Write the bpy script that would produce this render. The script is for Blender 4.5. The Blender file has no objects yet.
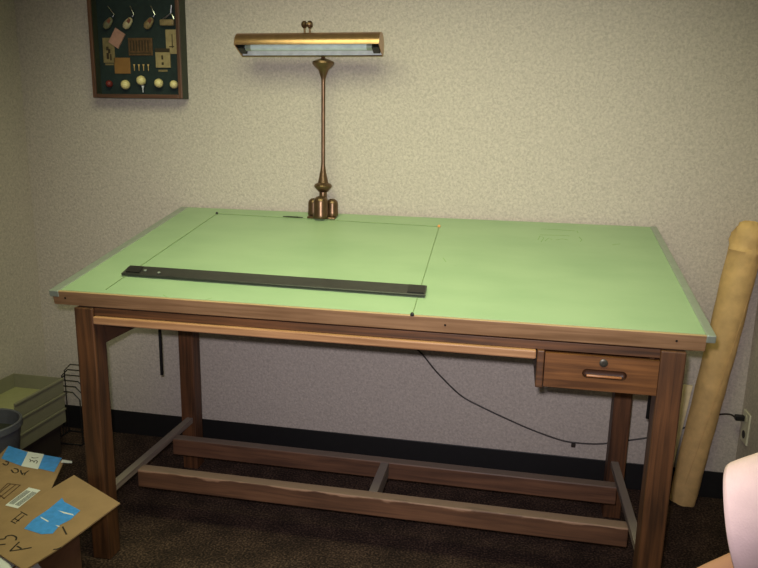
import bpy, bmesh, math, random
from mathutils import Vector, Matrix
random.seed(7)
C = bpy.context.scene.collection
S = bpy.context.scene
rad = math.radians

# ------------------------------------------------------------------ camera (solved from the photo)
CX, CY, CZ = 0.846, -2.8465, 1.4631
YAW, PITCH, ROLL, F = -0.1905, -0.2163, 0.020, 687.6
cy_, sy_, cp_, sp_ = math.cos(YAW), math.sin(YAW), math.cos(PITCH), math.sin(PITCH)
FWD = Vector((sy_*cp_, cy_*cp_, sp_)); RGT0 = Vector((cy_, -sy_, 0)); UP0 = RGT0.cross(FWD)
RGT = math.cos(ROLL)*RGT0 + math.sin(ROLL)*UP0
UPV = -math.sin(ROLL)*RGT0 + math.cos(ROLL)*UP0
CAM = Vector((CX, CY, CZ))
def hit(u, v, P, n):                       # surveying helper: where a sight line meets a real plane
    d = FWD + RGT*((u-379)/F) - UPV*((v-284)/F)
    n = Vector(n); return CAM + d*((Vector(P)-CAM).dot(n)/d.dot(n))
def onY(u, v, y): return hit(u, v, (0, y, 0), (0, 1, 0))
def onZ(u, v, z): return hit(u, v, (0, 0, z), (0, 0, 1))

cam = bpy.data.cameras.new('camera'); co = bpy.data.objects.new('camera', cam); C.objects.link(co)
cam.sensor_width = 36; cam.lens = F*36/758; cam.clip_start = 0.02
m = Matrix((RGT, UPV, -FWD)).transposed().to_4x4(); m.translation = CAM
co.matrix_world = m; S.camera = co

# ------------------------------------------------------------------ materials
def lin(c):
    f = lambda x: x/12.92 if x <= .04045 else ((x+.055)/1.055)**2.4
    return tuple(f(v/255) for v in c)+(1,)
def newmat(name):
    mt = bpy.data.materials.new(name); mt.use_nodes = True
    return mt, mt.node_tree.nodes, mt.node_tree.links, mt.node_tree.nodes['Principled BSDF']
def mat(name, c, rough=.6, metal=0, var=.12, scale=30, bump=0, bscale=200, spec=.5, coord='Object'):
    mt, N, L, b = newmat(name)
    b.inputs['Roughness'].default_value = rough; b.inputs['Metallic'].default_value = metal
    b.inputs['Specular IOR Level'].default_value = spec
    tc = N.new('ShaderNodeTexCoord'); no = N.new('ShaderNodeTexNoise')
    no.inputs['Scale'].default_value = scale; no.inputs['Detail'].default_value = 4
    L.new(tc.outputs[coord], no.inputs['Vector'])
    rp = N.new('ShaderNodeValToRGB'); l = lin(c)
    rp.color_ramp.elements[0].color = tuple(x*(1-var) for x in l[:3])+(1,)
    rp.color_ramp.elements[1].color = tuple(min(1, x*(1+var)) for x in l[:3])+(1,)
    rp.color_ramp.elements[0].position = .3; rp.color_ramp.elements[1].position = .7
    L.new(no.outputs['Fac'], rp.inputs['Fac']); L.new(rp.outputs['Color'], b.inputs['Base Color'])
    if bump:
        n2 = N.new('ShaderNodeTexNoise'); n2.inputs['Scale'].default_value = bscale; n2.inputs['Detail'].default_value = 3
        L.new(tc.outputs[coord], n2.inputs['Vector'])
        bp = N.new('ShaderNodeBump'); bp.inputs['Strength'].default_value = bump; bp.inputs['Distance'].default_value = .004
        L.new(n2.outputs['Fac'], bp.inputs['Height']); L.new(bp.outputs['Normal'], b.inputs['Normal'])
    return mt
def wood(name, dark, light, axis='x', rough=.5, scale=1.0):
    mt, N, L, b = newmat(name)
    b.inputs['Roughness'].default_value = rough
    tc = N.new('ShaderNodeTexCoord'); mp = N.new('ShaderNodeMapping')
    s = {'x': (2, 45, 45), 'y': (45, 2, 45), 'z': (45, 45, 2)}[axis]
    mp.inputs['Scale'].default_value = tuple(k*scale for k in s)
    L.new(tc.outputs['Object'], mp.inputs['Vector'])
    no = N.new('ShaderNodeTexNoise'); no.inputs['Scale'].default_value = 1.6; no.inputs['Detail'].default_value = 5
    no.inputs['Distortion'].default_value = .6
    L.new(mp.outputs['Vector'], no.inputs['Vector'])
    n2 = N.new('ShaderNodeTexNoise'); n2.inputs['Scale'].default_value = 6; n2.inputs['Detail'].default_value = 3
    L.new(tc.outputs['Object'], n2.inputs['Vector'])
    mx = N.new('ShaderNodeMath'); mx.operation = 'MULTIPLY_ADD'; mx.inputs[1].default_value = .75; 
    m2 = N.new('ShaderNodeMath'); m2.operation = 'MULTIPLY'; m2.inputs[1].default_value = .25
    L.new(n2.outputs['Fac'], m2.inputs[0]); L.new(no.outputs['Fac'], mx.inputs[0]); L.new(m2.outputs[0], mx.inputs[2])
    rp = N.new('ShaderNodeValToRGB')
    rp.color_ramp.elements[0].position = .36; rp.color_ramp.elements[0].color = lin(dark)
    rp.color_ramp.elements[1].position = .66; rp.color_ramp.elements[1].color = lin(light)
    L.new(mx.outputs[0], rp.inputs['Fac']); L.new(rp.outputs['Color'], b.inputs['Base Color'])
    bp = N.new('ShaderNodeBump'); bp.inputs['Strength'].default_value = .12; bp.inputs['Distance'].default_value = .002
    L.new(no.outputs['Fac'], bp.inputs['Height']); L.new(bp.outputs['Normal'], b.inputs['Normal'])
    return mt
def wallpaper(name, c):
    mt, N, L, b = newmat(name); b.inputs['Roughness'].default_value = .75; b.inputs['Specular IOR Level'].default_value = .25
    tc = N.new('ShaderNodeTexCoord')
    n1 = N.new('ShaderNodeTexNoise'); n1.inputs['Scale'].default_value = 100; n1.inputs['Detail'].default_value = 3; n1.inputs['Distortion'].default_value = .8
    n2 = N.new('ShaderNodeTexVoronoi'); n2.inputs['Scale'].default_value = 95
    n3 = N.new('ShaderNodeTexNoise'); n3.inputs['Scale'].default_value = 1.3
    for n in (n1, n2, n3): L.new(tc.outputs['Object'], n.inputs['Vector'])
    rp = N.new('ShaderNodeValToRGB'); l = lin(c)
    rp.color_ramp.elements[0].position = .32; rp.color_ramp.elements[0].color = (l[0]*.84, l[1]*.84, l[2]*.84, 1)
    rp.color_ramp.elements[1].position = .68; rp.color_ramp.elements[1].color = (l[0]*1.15, l[1]*1.15, l[2]*1.15, 1)
    L.new(n1.outputs['Fac'], rp.inputs['Fac']); L.new(rp.outputs['Color'], b.inputs['Base Color'])
    ad = N.new('ShaderNodeMath'); ad.operation = 'MULTIPLY_ADD'; ad.inputs[1].default_value = .5
    L.new(n2.outputs['Distance'], ad.inputs[0]); L.new(n1.outputs['Fac'], ad.inputs[2])
    bp = N.new('ShaderNodeBump'); bp.inputs['Strength'].default_value = .35; bp.inputs['Distance'].default_value = .004
    L.new(ad.outputs[0], bp.inputs['Height']); L.new(bp.outputs['Normal'], b.inputs['Normal'])
    return mt
def carpet(name):
    mt, N, L, b = newmat(name); b.inputs['Roughness'].default_value = .95; b.inputs['Specular IOR Level'].default_value = .1
    tc = N.new('ShaderNodeTexCoord')
    n1 = N.new('ShaderNodeTexNoise'); n1.inputs['Scale'].default_value = 130; n1.inputs['Detail'].default_value = 4
    n2 = N.new('ShaderNodeTexNoise'); n2.inputs['Scale'].default_value = 9; n2.inputs['Detail'].default_value = 3
    for n in (n1, n2): L.new(tc.outputs['Object'], n.inputs['Vector'])
    rp = N.new('ShaderNodeValToRGB'); E = rp.color_ramp.elements
    E[0].position = .35; E[0].color = lin((38, 31, 29)); E[1].position = .7; E[1].color = lin((100, 79, 68))
    e = E.new(.52); e.color = lin((63, 49, 43))
    mx = N.new('ShaderNodeMath'); mx.operation = 'MULTIPLY_ADD'; mx.inputs[1].default_value = .35; mx.inputs[2].default_value = -.17
    ad = N.new('ShaderNodeMath')
    L.new(n2.outputs['Fac'], mx.inputs[0]); L.new(n1.outputs['Fac'], ad.inputs[0]); L.new(mx.outputs[0], ad.inputs[1])
    L.new(ad.outputs[0], rp.inputs['Fac']); L.new(rp.outputs['Color'], b.inputs['Base Color'])
    bp = N.new('ShaderNodeBump'); bp.inputs['Strength'].default_value = .8; bp.inputs['Distance'].default_value = .006
    L.new(n1.outputs['Fac'], bp.inputs['Height']); L.new(bp.outputs['Normal'], b.inputs['Normal'])
    return mt
def worn_wood(name, dark, light, bare, z0, z1):
    """rail wood whose upper arris is scuffed to bare timber"""
    mt = wood(name, dark, light, 'x'); N, L = mt.node_tree.nodes, mt.node_tree.links
    b = N['Principled BSDF']; src = b.inputs['Base Color'].links[0].from_socket
    tc = N.new('ShaderNodeTexCoord'); sp = N.new('ShaderNodeSeparateXYZ'); L.new(tc.outputs['Object'], sp.inputs[0])
    mr = N.new('ShaderNodeMapRange'); mr.inputs[1].default_value = z0; mr.inputs[2].default_value = z1
    L.new(sp.outputs[2], mr.inputs[0])
    mp = N.new('ShaderNodeMapping'); mp.inputs['Scale'].default_value = (9, 30, 30); L.new(tc.outputs['Object'], mp.inputs['Vector'])
    no = N.new('ShaderNodeTexNoise'); no.inputs['Scale'].default_value = 1; no.inputs['Detail'].default_value = 6
    L.new(mp.outputs['Vector'], no.inputs['Vector'])
    ad = N.new('ShaderNodeMath'); L.new(mr.outputs[0], ad.inputs[0]); L.new(no.outputs['Fac'], ad.inputs[1])
    rp = N.new('ShaderNodeValToRGB'); rp.color_ramp.elements[0].position = .88; rp.color_ramp.elements[1].position = 1.1 if False else .98
    L.new(ad.outputs[0], rp.inputs['Fac'])
    mix = N.new('ShaderNodeMix'); mix.data_type = 'RGBA'
    L.new(rp.outputs['Color'], mix.inputs['Factor']); L.new(src, mix.inputs[6]); mix.inputs[7].default_value = lin(bare)
    L.new(mix.outputs[2], b.inputs['Base Color'])
    return mt

def pale_lit_top(mt, c, amt=.8):  # mixes a paler colour into up-facing faces, like light from above
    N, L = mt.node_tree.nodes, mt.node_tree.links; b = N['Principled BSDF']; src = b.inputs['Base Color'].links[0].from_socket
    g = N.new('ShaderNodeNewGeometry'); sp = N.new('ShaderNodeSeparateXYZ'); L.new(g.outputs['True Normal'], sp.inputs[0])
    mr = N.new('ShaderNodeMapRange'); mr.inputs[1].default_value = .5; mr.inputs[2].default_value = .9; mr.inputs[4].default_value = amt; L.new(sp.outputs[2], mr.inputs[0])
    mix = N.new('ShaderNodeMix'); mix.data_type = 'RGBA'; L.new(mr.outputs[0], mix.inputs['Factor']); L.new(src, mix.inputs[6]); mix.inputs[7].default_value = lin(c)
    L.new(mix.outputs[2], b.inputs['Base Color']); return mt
WD, WL = (58, 35, 20), (106, 67, 40)
M = dict(
    wall=wallpaper('wallpaper', (186, 175, 166)), carpet=carpet('carpet'),
    base=mat('rubber_base', (24, 22, 23), .5), ceil=mat('ceiling_paint', (205, 200, 188), .9),
    wx=wood('table_wood_x', WD, WL, 'x'), wy=wood('table_wood_y', WD, WL, 'y'), wz=wood('table_wood_z', WD, WL, 'z'),
    rail=worn_wood('rail_wood', (80, 54, 40), (118, 82, 60), (158, 122, 98), .205, .248),
    rail2=wood('rear_rail_wood', (80, 54, 40), (116, 80, 58), 'x'),
    wgrey=wood('grey_wood', (104, 90, 80), (140, 124, 112), 'y', .8),  # greyer wood for the side stretchers and cross brace
    drw=wood('drawer_wood', (80, 48, 24), (130, 84, 47), 'x', .42),
    drwdark=wood('shaded_pull_wood', (52, 30, 16), (80, 48, 26), 'x', .5), lock=mat('lock_metal', (84, 80, 72), .4, .7),
    dish=wood('pull_highlight_wood', (150, 96, 56), (196, 140, 92), 'x', .4),
    edge=wood('front_edge_wood', (122, 90, 62), (158, 122, 90), 'x', .5),
    lip=wood('lip_wood', (140, 98, 66), (178, 132, 96), 'x', .5),
    core=wood('board_core', (120, 84, 52), (160, 116, 76), 'x'),
    steel=mat('edge_metal', (164, 172, 162), .4, .5, .06), dkmetal=mat('dark_metal', (30, 28, 28), .45, .6),
    black=mat('black_plastic', (22, 21, 21), .4), blackbar=mat('straightedge_black', (42, 42, 40), .35, var=.2),
    brassd=mat('aged_bronze', (112, 88, 66), .34, .8, .2), gold=mat('bronze_shade', (178, 140, 106), .28, .9, .12),
    white=mat('white_enamel', (225, 228, 226), .5), tube=mat('lamp_tube', (214, 226, 228), .25), chrome=mat('chrome', (200, 200, 200), .2, 1),
    kraft=mat('kraft_paper', (204, 166, 112), .7, var=.14, scale=22, bump=.6, bscale=40), cream=mat('cream_board', (222, 202, 162), .8),
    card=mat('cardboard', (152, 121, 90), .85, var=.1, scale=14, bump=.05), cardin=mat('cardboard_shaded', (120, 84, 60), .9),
    tape=mat('blue_tape', (66, 146, 232), .5, var=.12, scale=60), label=mat('white_label', (222, 222, 226), .6, var=.03), ink=mat('marker_ink', (42, 32, 26), .8),
    printed=mat('printed_ink', (88, 62, 42), .8), bar=mat('barcode_ink', (120, 120, 124), .8), paper=mat('white_paper', (214, 214, 222), .7, var=.03),
    tray=mat('tray_green', (130, 126, 104), .55, var=.05), trayin=mat('tray_floor', (158, 155, 114), .5, var=.05),
    bin=mat('bin_grey', (92, 92, 102), .5), bindark=mat('shaded_bin_inside', (52, 52, 44), .7), stand=mat('stand_dark', (44, 34, 28), .7),
    wire=mat('black_wire', (24, 22, 22), .45), plate=mat('outlet_plate', (206, 200, 178), .45), cord=mat('cord', (44, 36, 32), .5),
    felt=mat('felt_green', (32, 46, 44), .9, var=.2, bump=.2), boxside=mat('box_side_green', (52, 56, 44), .6), framew=wood('frame_wood', (70, 46, 36), (104, 70, 54), 'z'),
    framex=wood('frame_wood_x', (70, 46, 36), (104, 70, 54), 'x'),
    ballw=mat('ball_cream', (222, 206, 146), .4, bump=.3, bscale=250), ballr=mat('ball_red', (112, 40, 36), .5), tee=mat('tee_tan', (206, 172, 110), .5), teew=mat('tee_white', (220, 220, 226), .5),
    clubg=mat('club_wood_grey', (116, 112, 86), .5, var=.3, scale=60), clubc=mat('club_wood_cream', (186, 172, 136), .5, var=.2, scale=60), clubt=mat('club_wood_tan', (140, 120, 84), .5, var=.3, scale=60),
    clubr=mat('club_sole', (118, 72, 56), .5), pink=mat('pink_card', (176, 132, 116), .7, var=.12, scale=60), beige=mat('beige_card', (128, 112, 76), .7, var=.25, scale=40),
    beige2=mat('pale_card', (158, 140, 98), .7, var=.18, scale=50), brownp=mat('brown_print', (92, 66, 38), .7, var=.4, scale=60), tanc=mat('tan_card', (140, 100, 52), .7, var=.1), dkprint=mat('dark_print', (56, 44, 26), .8),
    shirt=mat('pink_cotton', (240, 208, 206), .9, var=.04, scale=60, bump=.15, bscale=400, spec=.1), skin=mat('skin', (206, 150, 122), .55, var=.05, spec=.3), hair=mat('hair_brown', (70, 46, 32), .6), denim=mat('denim', (60, 76, 110), .85), shoe=mat('shoe', (60, 56, 54), .6),
    orange=mat('orange_tag', (224, 150, 84), .6), cablem=mat('steel_cable', (128, 150, 104), .6, 0), lilac=mat('lilac_eye', (230, 228, 226), .3),
)
def green_mat():
    mt, N, L, b = newmat('drafting_green'); b.inputs['Roughness'].default_value = .42; b.inputs['Specular IOR Level'].default_value = .35
    tc = N.new('ShaderNodeTexCoord')
    no = N.new('ShaderNodeTexNoise'); no.inputs['Scale'].default_value = 3.2; no.inputs['Detail'].default_value = 6
    mp = N.new('ShaderNodeMapping'); mp.inputs['Scale'].default_value = (1, 2.2, 1)
    L.new(tc.outputs['Object'], mp.inputs['Vector']); L.new(mp.outputs['Vector'], no.inputs['Vector'])
    rp = N.new('ShaderNodeValToRGB'); E = rp.color_ramp.elements
    E[0].position = .28; E[0].color = lin((140, 164, 129)); E[1].position = .6; E[1].color = lin((150, 172, 137))
    L.new(no.outputs['Fac'], rp.inputs['Fac'])
    n2 = N.new('ShaderNodeTexNoise'); n2.inputs['Scale'].default_value = 28; n2.inputs['Detail'].default_value = 5
    m3 = N.new('ShaderNodeMapping'); m3.inputs['Scale'].default_value = (.7, 1.6, 1); L.new(tc.outputs['Object'], m3.inputs['Vector']); L.new(m3.outputs['Vector'], n2.inputs['Vector'])
    r2 = N.new('ShaderNodeValToRGB'); r2.color_ramp.elements[0].position = .70; r2.color_ramp.elements[1].position = .80
    r2.color_ramp.elements[1].color = (.35, .35, .35, 1); L.new(n2.outputs['Fac'], r2.inputs['Fac'])
    mix = N.new('ShaderNodeMix'); mix.data_type = 'RGBA'; L.new(r2.outputs['Color'], mix.inputs['Factor'])
    L.new(rp.outputs['Color'], mix.inputs[6]); mix.inputs[7].default_value = lin((96, 122, 74)); L.new(mix.outputs[2], b.inputs['Base Color'])
    return mt
M['green'] = green_mat()
pale_lit_top(M['edge'], (180, 156, 116), .6); pale_lit_top(M['rail'], (150, 128, 110), .7); pale_lit_top(M['rail2'], (128, 112, 100), .8); pale_lit_top(M['wgrey'], (134, 122, 112), .9)  # paler tops; on rails and stretchers the top light is painted in

# ------------------------------------------------------------------ builders
def tag(o, label, cat, group=None):
    o['label'] = label; o['category'] = cat
    if group: o['group'] = group
    return o
def thing(name, label, cat, loc=(0, 0, 0), rot=(0, 0, 0), group=None):
    o = bpy.data.objects.new(name, None); C.objects.link(o); o.empty_display_size = .05
    o.location = loc; o.rotation_euler = rot
    return tag(o, label, cat, group)
def obj(name, bm, material, parent=None, smooth=False, off=None, loc=(0, 0, 0), rot=(0, 0, 0), label=None):
    if off is not None: bmesh.ops.translate(bm, verts=bm.verts, vec=-Vector(off))
    bmesh.ops.recalc_face_normals(bm, faces=bm.faces)
    me = bpy.data.meshes.new(name); bm.to_mesh(me); bm.free()
    me.materials.append(M[material] if isinstance(material, str) else material)
    if smooth:
        for p in me.polygons: p.use_smooth = True
        try: me.set_sharp_from_angle(angle=rad(40))
        except Exception: pass
    o = bpy.data.objects.new(name, me); C.objects.link(o); o.parent = parent
    o.location = loc; o.rotation_euler = rot
    if label: o['label'] = label
    return o
def struct(name, bm, material): o = obj(name, bm, material); o['kind'] = 'structure'; return o
def B(): return bmesh.new()
def box(bm, lo, hi, bev=0, mtx=None):
    r = bmesh.ops.create_cube(bm, size=1); vs = r['verts']
    lo, hi = Vector(lo), Vector(hi); c = (lo+hi)/2; d = hi-lo
    for v in vs: v.co = Vector((v.co.x*d.x, v.co.y*d.y, v.co.z*d.z))+c
    if bev:
        es = list({e for v in vs for e in v.link_edges})
        rr = bmesh.ops.bevel(bm, geom=es, offset=bev, segments=2, affect='EDGES', profile=.5)
        vs = list({v for f in rr['faces'] for v in f.verts})
        vs = [v for v in bm.verts if v in set(vs)] if not mtx else vs
    if mtx:
        for v in vs: v.co = mtx @ v.co
    return bm
def bx(lo, hi, bev=.0025): return box(B(), lo, hi, bev)
def tube(bm, pts, r, n=8, closed=False, cap=True):
    pts = [Vector(p) for p in pts]; K = len(pts); rr = r if isinstance(r, (list, tuple)) else [r]*K
    t0 = (pts[1]-pts[0]).normalized(); ref = Vector((0, 0, 1)) if abs(t0.z) < .9 else Vector((1, 0, 0))
    a = t0.cross(ref).normalized(); rings = []
    for i, p in enumerate(pts):
        if closed: t = (pts[(i+1) % K]-pts[i-1])
        else: t = (pts[min(i+1, K-1)]-pts[max(i-1, 0)])
        t.normalize(); a = (a-t*a.dot(t)).normalized(); b = t.cross(a)
        rings.append([bm.verts.new(p+(a*math.cos(2*math.pi*k/n)+b*math.sin(2*math.pi*k/n))*rr[i]) for k in range(n)])
    for i in range(K if closed else K-1):
        A, D = rings[i], rings[(i+1) % K]
        for k in range(n): bm.faces.new((A[k], A[(k+1) % n], D[(k+1) % n], D[k]))
    if cap and not closed: bm.faces.new(rings[0]); bm.faces.new(rings[-1])
    return bm
def smooth_path(pts, k=6):
    P = [Vector(p) for p in pts]; out = []
    for i in range(len(P)-1):
        p0, p1, p2, p3 = P[max(i-1, 0)], P[i], P[i+1], P[min(i+2, len(P)-1)]
        for j in range(k):
            t = j/k
            out.append(.5*((2*p1)+(p2-p0)*t+(2*p0-5*p1+4*p2-p3)*t*t+(3*p1-p0-3*p2+p3)*t**3))
    out.append(P[-1]); return out
def lathe(bm, prof, c=(0, 0, 0), n=24, axis=None):
    c = Vector(c); q = Vector((0, 0, 1)).rotation_difference(Vector(axis)) if axis else None
    rings = []
    for r, z in prof:
        ring = []
        for k in range(n):
            v = Vector((r*math.cos(2*math.pi*k/n), r*math.sin(2*math.pi*k/n), z))
            if q: v = q @ v
            ring.append(bm.verts.new(c+v))
        rings.append(ring)
    for A, D in zip(rings, rings[1:]):
        for k in range(n): bm.faces.new((A[k], A[(k+1) % n], D[(k+1) % n], D[k]))
    if prof[0][0] > 0: bm.faces.new(rings[0])
    if prof[-1][0] > 0: bm.faces.new(rings[-1])
    bmesh.ops.remove_doubles(bm, verts=bm.verts, dist=1e-6)
    return bm
def slab(bm, pts, up):                     # polygon given thickness along 'up'
    up = Vector(up); a = [bm.verts.new(Vector(p)) for p in pts]; b = [bm.verts.new(Vector(p)+up) for p in pts]
    bm.faces.new(a); bm.faces.new(b)
    for i in range(len(a)): j = (i+1) % len(a); bm.faces.new((a[i], a[j], b[j], b[i]))
    return bm
def ribbon(bm, pts, w, up, th=.0004):     # flat stroke along a path lying in the plane with normal 'up'
    P = [Vector(p) for p in pts]; up = Vector(up).normalized(); Lf, Rt = [], []
    for i, p in enumerate(P):
        t = (P[min(i+1, len(P)-1)]-P[max(i-1, 0)]).normalized(); s = up.cross(t)*w/2
        Lf.append(p+s); Rt.append(p-s)
    slab(bm, Lf+Rt[::-1], up*th) if len(P) == 2 else None
    if len(P) > 2:
        for i in range(len(P)-1): slab(bm, [Lf[i], Lf[i+1], Rt[i+1], Rt[i]], up*th)
    return bm
def ball(bm, c, r, seg=20, sc=(1, 1, 1)):
    g = bmesh.ops.create_uvsphere(bm, u_segments=seg, v_segments=seg//2, radius=r)
    for v in g['verts']: v.co = Vector((v.co.x*sc[0], v.co.y*sc[1], v.co.z*sc[2]))+Vector(c)
    return bm

# ------------------------------------------------------------------ room
XL, XR, YF, ZC = -1.361, 1.804, -3.6, 2.5
struct('floor', box(B(), (XL-.1, YF, -.05), (XR+.1, .1, 0)), 'carpet')
struct('wall_back', box(B(), (XL-.1, 0, 0), (XR+.1, .1, ZC)), 'wall')
struct('wall_left', box(B(), (XL-.1, YF, 0), (XL, 0, ZC)), 'wall')
struct('wall_right', box(B(), (XR, YF, 0), (XR+.1, 0, ZC)), 'wall')
struct('ceiling', box(B(), (XL-.1, YF, ZC), (XR+.1, .1, ZC+.05)), 'ceil')
def basebd(lo, hi): return bx(lo, hi, .002)
struct('baseboard_back', basebd((XL, -.006, 0), (XR, 0, .118)), 'base')
struct('baseboard_left', basebd((XL, YF, 0), (XL+.006, -.006, .118)), 'base')
struct('baseboard_right', basebd((XR-.006, YF, 0), (XR, -.006, .118)), 'base')

# ------------------------------------------------------------------ drafting table
X0, W_, D_, H = -.589, 1.978, .938, .949
YFR = -.942; TILT = math.atan2(.1764, .9209); TH = .047
X1 = X0+W_
LW = .066; LX0 = -.515; LX1 = 1.331; LFY = YFR+.001; LBY = -.199
O = Vector((.4, -.57, 0))
T = thing('drafting_table', 'long oak drafting table with tilted mint green top against the wall', 'table', O)
for (a, b_, c) in ((LX0, LFY, .899), (LX1-LW, LFY, .899), (LX0, LBY-LW, .90), (LX1-LW, LBY-LW, .90)):
    obj('leg', bx((a, b_, 0), (a+LW, b_+LW, c), .004), 'wz', T, off=O)
ai, ao = .012, .030
obj('side_apron', bx((LX0+ai, LFY+LW, .748), (LX0+ao, LBY-LW, .897)), 'wy', T, off=O)
obj('side_apron', bx((LX1-ao, LFY+LW, .748), (LX1-ai, LBY-LW, .897)), 'wy', T, off=O)
obj('rear_apron', bx((LX0+LW, LBY-LW*.7, .80), (LX1-LW, LBY-LW*.3, .897)), 'wx', T, off=O)
obj('front_rail', bx((LX0+LW, LFY+.010, .8745), (LX1-LW, LFY+.034, .899), .001), 'wx', T, off=O)
pd = obj('shallow_drawer', box(bx((LX0+LW+.002, LFY+.012, .848), (.934, -.45, .856), .001), (LX0+LW+.002, LFY+.03, .856), (LX0+LW+.012, -.45, .872)), 'wx', T, off=O)
obj('drawer_lip', bx((LX0+LW+.001, LFY-.004, .848), (.934, LFY+.016, .8735), .004), 'lip', pd, off=O, label='pale wooden front lip')
# drawer case and drawer
dx0, dx1, dz0, dz1 = .937, 1.265, .764, .874
obj('drawer_case', box(box(box(B(), (dx0, LFY-.003, dz0), (dx0+.02, -.42, dz1), .003), (dx1-.012, LFY+LW+.001, dz0+.005), (dx1-.001, -.42, dz1), .001), (dx0+.02, -.44, dz0+.01), (dx1-.012, -.42, dz1)), 'wx', T, off=O)
def drawer_front():
    bm = B(); x0, x1, z0, z1 = dx0+.0225, dx1-.001, dz0+.004, dz1-.006; yF = LFY+.002; th = .02
    cx, cz, hl, r = 1.123, .817, .060, .013
    st = []
    for k in range(13): a = -math.pi/2+math.pi*k/12; st.append((cx+hl-r+r*math.cos(a), cz+r*math.sin(a)))
    for k in range(13): a = math.pi/2+math.pi*k/12; st.append((cx-hl+r+r*math.cos(a), cz+r*math.sin(a)))
    oc = [bm.verts.new((x, yF, z)) for x, z in ((x0, z0), (x1, z0), (x1, z1), (x0, z1))]
    iv = [bm.verts.new((x, yF, z)) for x, z in st]
    es = [bm.edges.new((oc[i], oc[(i+1) % 4])) for i in range(4)]+[bm.edges.new((iv[i], iv[(i+1) % len(iv)])) for i in range(len(iv))]
    bmesh.ops.triangle_fill(bm, edges=es, use_beauty=True, normal=(0, -1, 0))
    bk = [bm.verts.new((x, yF+th, z)) for x, z in ((x0, z0), (x1, z0), (x1, z1), (x0, z1))]
    for i in range(4): j = (i+1) % 4; bm.faces.new((oc[i], oc[j], bk[j], bk[i]))
    bm.faces.new(bk)
    bmesh.ops.recalc_face_normals(bm, faces=bm.faces)
    dish = B(); R0 = [dish.verts.new((x, yF+.0004, z)) for x, z in st]; rings = [R0]
    for s, d in ((.92, .009), (.7, .0135), (.35, .015)):
        rings.append([dish.verts.new((cx+(x-cx)*(1-(1-s)*.25), yF+d, cz+(z-cz)*s-.001)) for x, z in st])
    for A, Dd in zip(rings, rings[1:]):
        for k in range(len(A)): j = (k+1) % len(A); dish.faces.new((A[k], A[j], Dd[j], Dd[k]))
    dish.faces.new(rings[-1])
    return bm, dish
fr, dish = drawer_front()
box(fr, (dx0+.025, LFY+.023, dz0+.01), (dx1-.013, -.45, dz0+.018))
dr = obj('drawer', fr, 'drw', T, off=O)
fp = obj('finger_pull', dish, 'drwdark', dr, smooth=True, off=O, label='scooped finger pull')  # dark wood colour paints the shade inside the scoop
box(fr2 := B(), (1.075, LFY+.0035, .8055), (1.171, LFY+.012, .8125), .003)
obj('pull_highlight', fr2, 'dish', dr, smooth=True, off=O, label='painted highlight along the lower edge of the finger pull')  # pale strip added as the highlight low in the scoop
lk = lathe(B(), [(0, 0), (.0115, 0), (.0115, .003), (.0095, .0042), (.004, .0042), (.0035, .0025), (0, .0025)], (1.118, LFY+.002, .851), 20, (0, -1, 0))
obj('lock', lk, 'lock', dr, smooth=True, off=O, label='round dark metal lock')
# lower stretchers and foot rails
RZ0, RZ1 = .160, .229
sx0, sx1 = LX0+.022, LX1-.024
obj('side_stretcher', bx((sx0+.004, LFY+LW, RZ1-.011), (sx0+.032, LBY-LW, RZ1+.013), .002), 'wgrey', T, off=O)
obj('side_stretcher', bx((sx1-.032, LFY+LW, RZ1-.011), (sx1-.004, LBY-LW, RZ1+.013), .002), 'wgrey', T, off=O)
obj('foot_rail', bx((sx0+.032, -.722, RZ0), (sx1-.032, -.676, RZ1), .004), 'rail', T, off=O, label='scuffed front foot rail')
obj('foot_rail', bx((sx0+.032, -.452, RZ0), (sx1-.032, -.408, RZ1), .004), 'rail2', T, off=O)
obj('cross_brace', bx((.405, -.676, RZ0+.012), (.437, -.452, RZ1-.001), .002), 'wgrey', T, off=O)
for (x, xa, y, z0, z1) in ((-.530, LX0+.010, -.385, .475, 1.0), (1.354, LX1-.011, -.44, .50, .985)):
    bm = tube(B(), [(x, y, z0), (x+.001, y, (z0+z1)/2), (x, y, z1)], .0065, 8)
    tube(bm, [(x, y, .85), (xa, y, .85)], .004, 8)
    obj('tilt_rod', bm, 'dkmetal', T, smooth=True, off=O, label='thin black metal rod hanging under the top')
# tilted board; its local frame: x along the front edge, y up the slope, z out of the surface
HP = Vector((X0, YFR, H))
def loc_of(hp): return hp-O
bd = obj('drawing_board', bx((.014, .0108, -TH), (W_-.014, D_-.004, -.002), .002), 'core', T, loc=loc_of(HP), rot=(TILT, 0, 0))
def bpart(name, bm, material, **k): return obj(name, bm, material, bd, **k)
bpart('board_surface', bx((.0245, .011, -.0022), (W_-.0145, D_, .0002), .0008), 'green', label='mint green vinyl drawing surface')
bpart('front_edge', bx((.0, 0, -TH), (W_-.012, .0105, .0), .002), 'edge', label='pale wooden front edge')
bpart('metal_edge', bx((-.010, -.002, -.020), (.024, D_+.002, .002), .003), 'steel', label='grey metal edge strip')
bpart('metal_edge', bx((W_-.0145, -.002, -.020), (W_+.010, D_+.002, .003), .003), 'steel', label='grey metal edge strip')
ln = [(.045, -.0006, -.022), (1.263, -.0006, -.022), (1.89, -.0006, -.020)]
for p in ln: bpart('screw', lathe(B(), [(0, 0), (.003, 0), (.0034, .0008), (0, .0008)], p, 12, (0, -1, 0)), 'dkmetal')
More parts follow.
